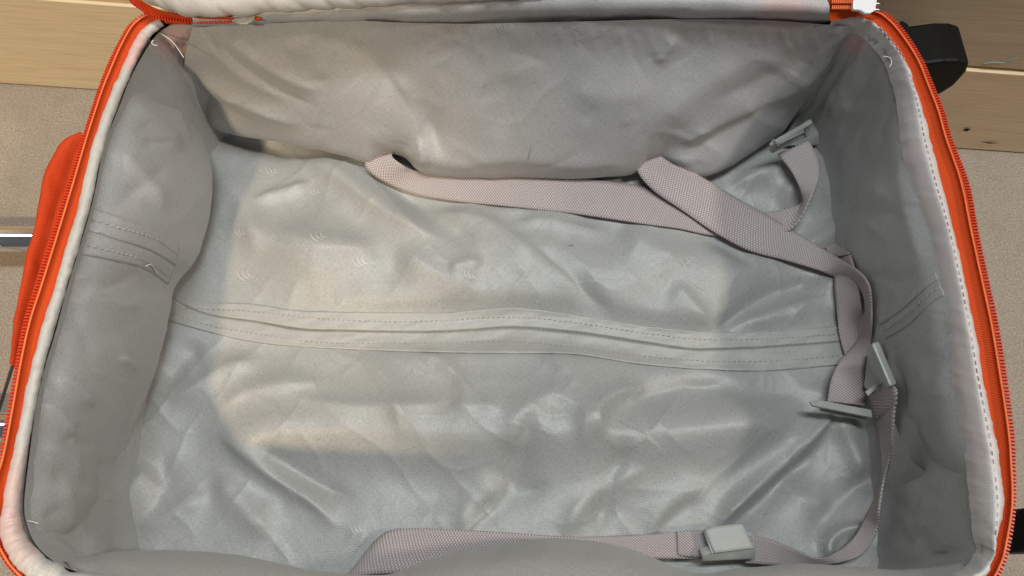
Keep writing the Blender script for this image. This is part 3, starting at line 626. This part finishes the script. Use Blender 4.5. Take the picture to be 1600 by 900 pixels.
# ------------------------------------------------------------------ lid, standing open against the wall
LID = bpy.data.objects
lt0 = W3([(1300,36),(1200,33),(1060,31),(930,34),(800,37),(720,38),(620,36),(540,33),(400,37),(300,42)][::-1], RZ-.007)
lt1 = W3([(300,30),(400,24),(540,17),(620,13),(720,9),(800,5),(930,2),(1060,4),(1200,10),(1297,15)], .236)
lt2 = lt1+np.array([0, .020, .035]); lt3 = lt1+np.array([0, .030, .34])
G = loft([lt0, lt1, lt2, lt3], 200, 50); xy = proj(G); n = normals(G)
G = G+n*(.0022*fbm(xy[..., 0]/60, xy[..., 1]/9, 3))[..., None]
lid = grid_obj('lid', G, M['panel'], case)
def lidpiece(name, G, mat, **k): return grid_obj(name, G, mat, lid, **k)
# pale binding of the lid, right above the hinge
lb = W3([(196,-38),(216,-6),(238,10),(262,18),(300,25),(340,27),(400,22),(480,16),(560,11),(640,7),(700,4),(760,1),(820,-3),(900,-8),(1000,-12)], .240)
up2 = np.array([0, .008, .012])
rows = [lb+np.array([0, .006, -.006]), lb, lb+up2*.55+np.array([0, -.004, .001]), lb+up2*1.2+np.array([0, -.003, 0]), lb+up2*1.7+np.array([0, .006, 0])]
G = loft(rows, 260, 18); n = normals(G); u = np.arange(260)[:, None]/10; v = np.linspace(0, 1, 18)[None]
G = G+n*(.0016*(fbm(u*1.1+v, v*2, 3)+ridged(u*.8+v*2, v)))[..., None]*(-1)
lidpiece('lid_binding', G, M['piping'])
stp = cr(lb+up2*1.45+np.array([0, -.0035, .0012]), 2000); L = np.concatenate([[0], np.cumsum(np.linalg.norm(np.diff(stp, axis=0), axis=1))]); T, B, N = frame_along(stp)
boxes('stitching', [(stp[i], T[i]*.0019, B[i]*.0005, np.array([0, -.0006, .0006])) for i in [int(np.searchsorted(L, (k+.5)*.0046)) for k in range(int(L[-1]*.55/.0046))]], M['thread_orange'], lid)
# lid half of the zip, left and right of the hinge
tz = W3([(180,-40),(207,0),(222,12),(240,24),(265,29),(300,33),(340,33),(365,32)], .231); ti = W3([(196,-45),(218,-4),(236,9),(256,17),(282,23),(310,27),(345,28),(368,28)], .240)
lidpiece('zip_tape', loft([tz, tz*.5+ti*.5+np.array([0, 0, .002]), ti], 120, 10), M['orange'])
def lid_teeth(path):
    p = cr(path, 2000); L = np.concatenate([[0], np.cumsum(np.linalg.norm(np.diff(p, axis=0), axis=1))]); T, B, N = frame_along(p)
    return boxes('zip_teeth', [(p[i]+np.array([0, 0, .0008]), T[i]*.00065, B[i]*.0022, np.array([0, 0, .0012])) for i in [int(np.searchsorted(L, (k+.5)*.0021)) for k in range(int(L[-1]/.0021))]], M['teeth'], lid)
lid_teeth(tz)
rz0 = W3([(1297,33),(1312,31),(1330,27),(1350,25)], .2235); rz1 = W3([(1296,17),(1312,16),(1332,14),(1350,13)], .230); rz2 = W3([(1296,-10),(1315,-10),(1335,-10),(1350,-10)], .240)
lidpiece('zip_tape', loft([rz0, rz1, rz2], 60, 16), M['orange'])
for yy in (3, 12):
    p = W3([(1299,yy),(1312,yy),(1331,yy)], .2325+(12-yy)*.0004); p = cr(p, 12); T, B, N = frame_along(p)
    boxes('zip_teeth', [(p[i]+np.array([0, -.0008, .0012]), T[i]*.00055, np.array([0, .0012, .0010]), np.array([0, -.0005, .0007])) for i in range(12)], M['thread_orange'], lid)
# outside of the lid, edges
lo = lt3.copy(); le = lt1+np.array([0, .050, .03]); le3 = lt3+np.array([0, .03, 0])
lidpiece('lid_shell', loft([lt0+np.array([0, .010, -.004]), le, le3, lt3+np.array([0, .005, .004])], 120, 24), M['outer'])
# sliders
sl = [P(1333,-8,.240), P(1333,15,.236), P(1344,16,.236), P(1352,21,.235), P(1360,21,.235), P(1368,16,.236), P(1370,4,.238), P(1371,-8,.240)]
prism('zip_slider', sl, np.cross(np.array(sl[7])-sl[0], np.array(sl[1])-sl[0])*-1, .0035, M['white_metal'], lid, .0008)
for yy in (6, 15.5): tube_obj('slider_pin', [P(1362, yy, .2345), P(1379, yy, .2345)], .0011, M['steel'], lid, 8)
s2 = [P(364,32,.232), P(366,27,.234), P(385,28,.234), P(398,26,.234), P(401,29,.233), P(394,33,.232), P(385,38,.231), P(374,38,.231)]
prism('zip_slider', s2, (0, -.4, .9), .003, M['grey_plastic'], case, .0006)
tube_obj('zip_end', [P(399,28,.234), P(405,30,.234), P(409,31,.233)], np.array([.0013, .0016, .0005]), M['orange'], case, 8)

# ------------------------------------------------------------------ luggage straps
def strap(name, st, label=None, th=.0013):
    """st: (edge a, edge b, height a, height b above the bottom lining)"""
    A = np.array([P(*s[0], floor_z(*s[0])+s[2]) for s in st]); B = np.array([P(*s[1], floor_z(*s[1])+s[3]) for s in st])
    n = len(st)*14; a = cr(A, n, False); b = cr(B, n, False)
    G = np.stack([a*(1-t)+b*t for t in np.linspace(0, 1, 9)], 1)
    c = (a+b)/2; L = np.concatenate([[0], np.cumsum(np.linalg.norm(np.diff(c, axis=0), axis=1))])
    # even out the spacing along the strap
    q = np.linspace(0, L[-1], n); G = np.stack([np.stack([np.interp(q, L, G[:, j, k]) for k in range(3)], -1) for j in range(9)], 1)
    uv = np.stack(np.meshgrid(q, np.linspace(0, .025, 9), indexing='ij'), -1)
    o = grid_obj(name, G, M['web'], case, th, uv=uv)
    if label: o['label'] = label
    return o
A_ = [((655,232),(592,236),.02,.02),((613,240),(570,256),.018,.010),((628,257),(590,278),.017,.006),((652,267),(640,301),.014,.004),((700,270),(700,313),.012,.004),((800,273),(800,323),.010,.004),((900,279),(900,334),.010,.004),((1000,291),(1000,349),.008,.004),((1070,310),(1060,357),.007,.004),
 ((1140,330),(1120,368),.004,.003),((1200,332),(1192,358),.004,.004),((1235,324),(1215,362),.005,.006),((1252,318),(1233,361),.008,.010),((1255,311),(1252,340),.010,.018),((1252,302),(1269,305),.011,.024),((1246,286),(1280,275),.012,.026),((1234,264),(1279,250),.014,.026),((1215,241),(1264,220),.020,.028)]
strap('strap', [(a, b, h1*(.6 if 2 < i < 9 else 1), h2*(.7 if 2 < i < 9 else 1)) for i, (a, b, h1, h2) in enumerate(A_)])
B_ = [((1055,228),(1005,246),.02,.02),((1036,245),(996,267),.02,.016),((1065,258),(1020,297),.018,.012),((1110,285),(1065,328),.014,.012),((1160,315),(1115,362),.012,.011),((1205,340),(1170,391),.010,.008),((1250,368),(1225,406),.012,.008),((1300,397),(1275,421),.018,.010),((1340,422),(1315,437),.016,.012),((1358,446),(1341,447),.012,.008),((1362,480),(1353,474),.012,.006),((1362,505),(1351,507),.012,.006),((1360,532),(1339,534),.012,.010),((1355,560),(1314,562),.030,.022),((1351,592),(1299,592),.028,.024),((1351,634),(1293,627),.026,.026)]
strap('strap', [(a, b, h1*(.72 if i > 3 else 1), h2*(.72 if i > 3 else 1)) for i, (a, b, h1, h2) in enumerate(B_)])
C_ = [((1292,388),(1323,377),.002,.002),((1303,412),(1331,404),.004,.004),((1304,445),(1341,445),.005,.005),((1307,480),(1346,478),.005,.006),((1311,520),(1350,508),.005,.006),((1320,554),(1352,540),.006,.007),((1335,585),(1365,570),.008,.009)]
strap('strap', C_)
prT = [hit(1290,386,.0035,BVF), hit(1322,375,.0035,BVF), hit(1327,394,.0035,BVF), hit(1296,404,.0035,BVF)]
strap('strap_tab', [((1289,386),(1322,375),.0045,.0045),((1292,392),(1324,384),.005,.005),((1298,404),(1328,396),.0045,.0045)])
D_ = [((1368,654),(1400,622),.016,.024),((1371,668),(1397,655),.020,.026),((1374,690),(1395,685),.024,.026),((1378,725),(1390,715),.026,.034),((1374,762),(1381,750),.024,.034),((1362,790),(1374,795),.018,.028),((1349,815),(1371,825),.012,.022),((1334,840),(1357,855),.010,.018),((1310,861),(1334,873),.010,.016),((1278,872),(1285,882),.018,.012),((1238,857),(1242,884),.020,.012),((1200,842),(1200,882),.018,.012),((1165,836),(1165,880),.016,.012)]
strap('strap', D_)
D2 = [((1356,617),(1382,592),.020,.024),((1360,632),(1392,600),.021,.026),((1366,656),(1401,610),.019,.026),((1368,659),(1400,634),.017,.024)]
strap('strap_tab', D2)
F_ = [((1112,828),(1114,874),.016,.012),((1060,831),(1062,873),.015,.012),((1000,836),(1000,874),.014,.012),((900,839),(900,882),.014,.012),((800,833),(800,891),.014,.012),((700,827),(690,894),.016,.014),((640,826),(610,896),.018,.018),((606,831),(572,898),.016,.020),((582,851),(545,901),.010,.016),((562,876),(530,915),.004,.010)]
strap('strap', F_)
strap('strap_tab', [((1058,830),(1060,868),.017,.014),((1080,829),(1082,870),.0185,.0155),((1108,828),(1111,872),.018,.015)])
def plate(name, pts, dz, th, bev=.0012):
    base = max(FZ, max(floor_z(a, b) for a, b in pts)-.012)
    q = [P(a, b, base+z) for (a, b), z in zip(pts, dz)]
    n = np.cross(q[1]-q[0], q[2]-q[0]); n = n if n[2] > 0 else -n
    global last_buckle
    o = prism(name, q, n, th, M['grey_plastic'], case if name == 'buckle' else last_buckle, bev)
    if name == 'buckle': last_buckle = o
    return o
# hook plate at the loop of the back strap
b1 = plate('buckle', [(1211,219),(1266,188),(1270,193),(1214,226)], [.052,.052,.050,.050], .0035)
plate('buckle_bar', [(1204,234),(1262,208),(1264,213),(1207,240)], [.036,.036,.033,.033], .003, .0008)
plate('buckle_side', [(1206,228),(1213,219),(1215,226),(1209,238)], [.047,.050,.046,.036], .004, .0006)
plate('buckle_side', [(1258,196),(1269,190),(1265,212),(1259,214)], [.047,.050,.036,.036], .004, .0006)
# hook plate at the end of the long strap, edge-on
plate('buckle', [(1266,627),(1284,625),(1362,640),(1364,653),(1350,650),(1270,634)], [.031]*6, .0032, .0009)
plate('buckle_bar', [(1284,634),(1356,646),(1354,657),(1282,641)], [.024]*4, .0035, .0008)
# catch on the short strap
plate('buckle', [(1355,548),(1367,541),(1388,592),(1362,616),(1349,604)], [.014,.026,.026,.012,.010], .004)
plate('buckle_rim', [(1362,536),(1374,533),(1402,600),(1391,604)], [.030,.030,.030,.030], .007, .0014)
plate('buckle_bar', [(1352,612),(1382,587),(1386,592),(1357,619)], [.026,.029,.029,.026], .003, .0008)
# big catch in front
plate('buckle', [(1101,828),(1113,822),(1160,817),(1179,857),(1116,865)], [.030]*5, .008, .0018)
plate('buckle_rim', [(1096,868),(1116,862),(1180,855),(1181,874),(1098,878)], [.026,.0285,.0285,.022,.022], .006, .0012)
plate('buckle_bar', [(1100,830),(1107,828),(1118,862),(1112,866)], [.0285]*4, .004, .0006)

# ------------------------------------------------------------------ small marks: woven print, threads, scuffs
def swoosh(px, py, rot, s):
    V = []; Fc = []
    for k in range(3):
        n = 9; t = np.linspace(0, 1, n)
        x = (t-.5)*2; yy = .42*x*x*(-1)+.0
        off = np.array([.26*(k-1)*1.1, -.42*(k-1)])
        wd2 = .11*np.sin(math.pi*np.clip(t*.85+.12, 0, 1))
        for sg in (-1, 1):
            pts = np.stack([x*(1-.18*k)+off[0], yy+off[1]+sg*wd2], 1)*s
            c, si = math.cos(rot), math.sin(rot)
            V += [hit(px+a*c-b*si, py+a*si+b*c, .0005) for a, b in pts]
        o = k*2*n; Fc += [(o+i, o+i+1, o+n+i+1, o+n+i) for i in range(n-1)]
    return mesh_obj('woven_emblem', np.array(V), Fc, M['print'], case, uv=np.zeros((len(V), 2)))
for a in [(376,365,.9,11),(383,433,.75,14),(497,372,.7,13),(562,412,.75,13),(734,434,.8,10),(493,302,.7,10),(470,322,.75,8),(1073,412,.3,9),(425,270,.75,11),(705,48,.8,10),(785,46,.8,10),(1063,745,.9,9),(1232,766,1.1,8),(655,585,.9,9),(558,829,.7,11),(760,795,1.9,9),(505,530,.7,8),(562,528,.8,8),(872,690,.9,7),(1225,55,.8,8)]: swoosh(*a)
def glyphs(txt, px, py, rot, size):
    cu = bpy.data.curves.new('t', 'FONT'); cu.body = txt; cu.size = 1; cu.space_character = 1.15; cu.resolution_u = 3; cu.offset = .012
    ob = bpy.data.objects.new('t', cu); COL.objects.link(ob); bpy.context.view_layer.update()
    me = bpy.data.meshes.new_from_object(ob.evaluated_get(bpy.context.evaluated_depsgraph_get()))
    v = np.empty(len(me.vertices)*3); me.vertices.foreach_get('co', v); v = v.reshape(-1, 3)[:, :2]*size; f = [tuple(p.vertices) for p in me.polygons]
    bpy.data.objects.remove(ob); bpy.data.meshes.remove(me)
    c, s = math.cos(rot), math.sin(rot)
    V = [hit(px+a*c+b*s, py+a*s-b*c, .0005) for a, b in v]
    return mesh_obj('woven_lettering', np.array(V), f, M['print'], case, smooth=False, uv=np.zeros((len(V), 2)))
for g in [('\u00ae',421,374,.6,15),('ceo',470,386,.78,13),('\u00ae',361,655,.3,14),('oe',517,470,.4,13),('o',609,46,0,13),('oe',724,46,.4,12),('o6',897,43,.7,14),('oeo',1086,446,.6,10),('o',836,472,.3,13),('oe',728,592,.7,12),('\u00ae',1070,408,.4,11),('oe',660,575,.8,11),('o',533,475,.4,10),('o',900,718,.3,10)]: glyphs(*g)
def thread(pts, r=.00042, mat='thread', off=.0015, lift=0):
    p = np.array([hit(*q[:2], off+(q[2] if len(q) > 2 else 0)) for q in pts]); return tube_obj('loose_thread', cr(p, 30), r, M[mat], case, 6)
def thread_rim(pts, z=.224): return tube_obj('loose_thread', cr(W3(pts, z), 30), .00032, M['thread'], case, 6)
thread_rim([(240,45),(252,53),(263,60),(272,68),(280,79),(287,90)], .214)
thread_rim([(240,63),(237,66),(240,70),(246,71)], .219)
thread_rim([(41,813),(50,815),(60,818)], .212)
thread_rim([(1380,88),(1390,90),(1393,98),(1390,105)], .226)
thread([(224,415),(232,412),(238,418),(242,426)], .0005)
tube_obj('scuff_mark', cr(np.array([hit(*q, .0002) for q in [(831,226),(828,238),(825,250)]]), 12), np.r_[np.linspace(.0002, .0008, 6), np.linspace(.0008, .0002, 6)], M['thread_grey'], case, 5)
tube_obj('scuff_mark', cr(np.array([hit(*q, .0002) for q in [(889,385),(893,383),(896,384)]]), 8), .0003, M['gap'], case, 5)
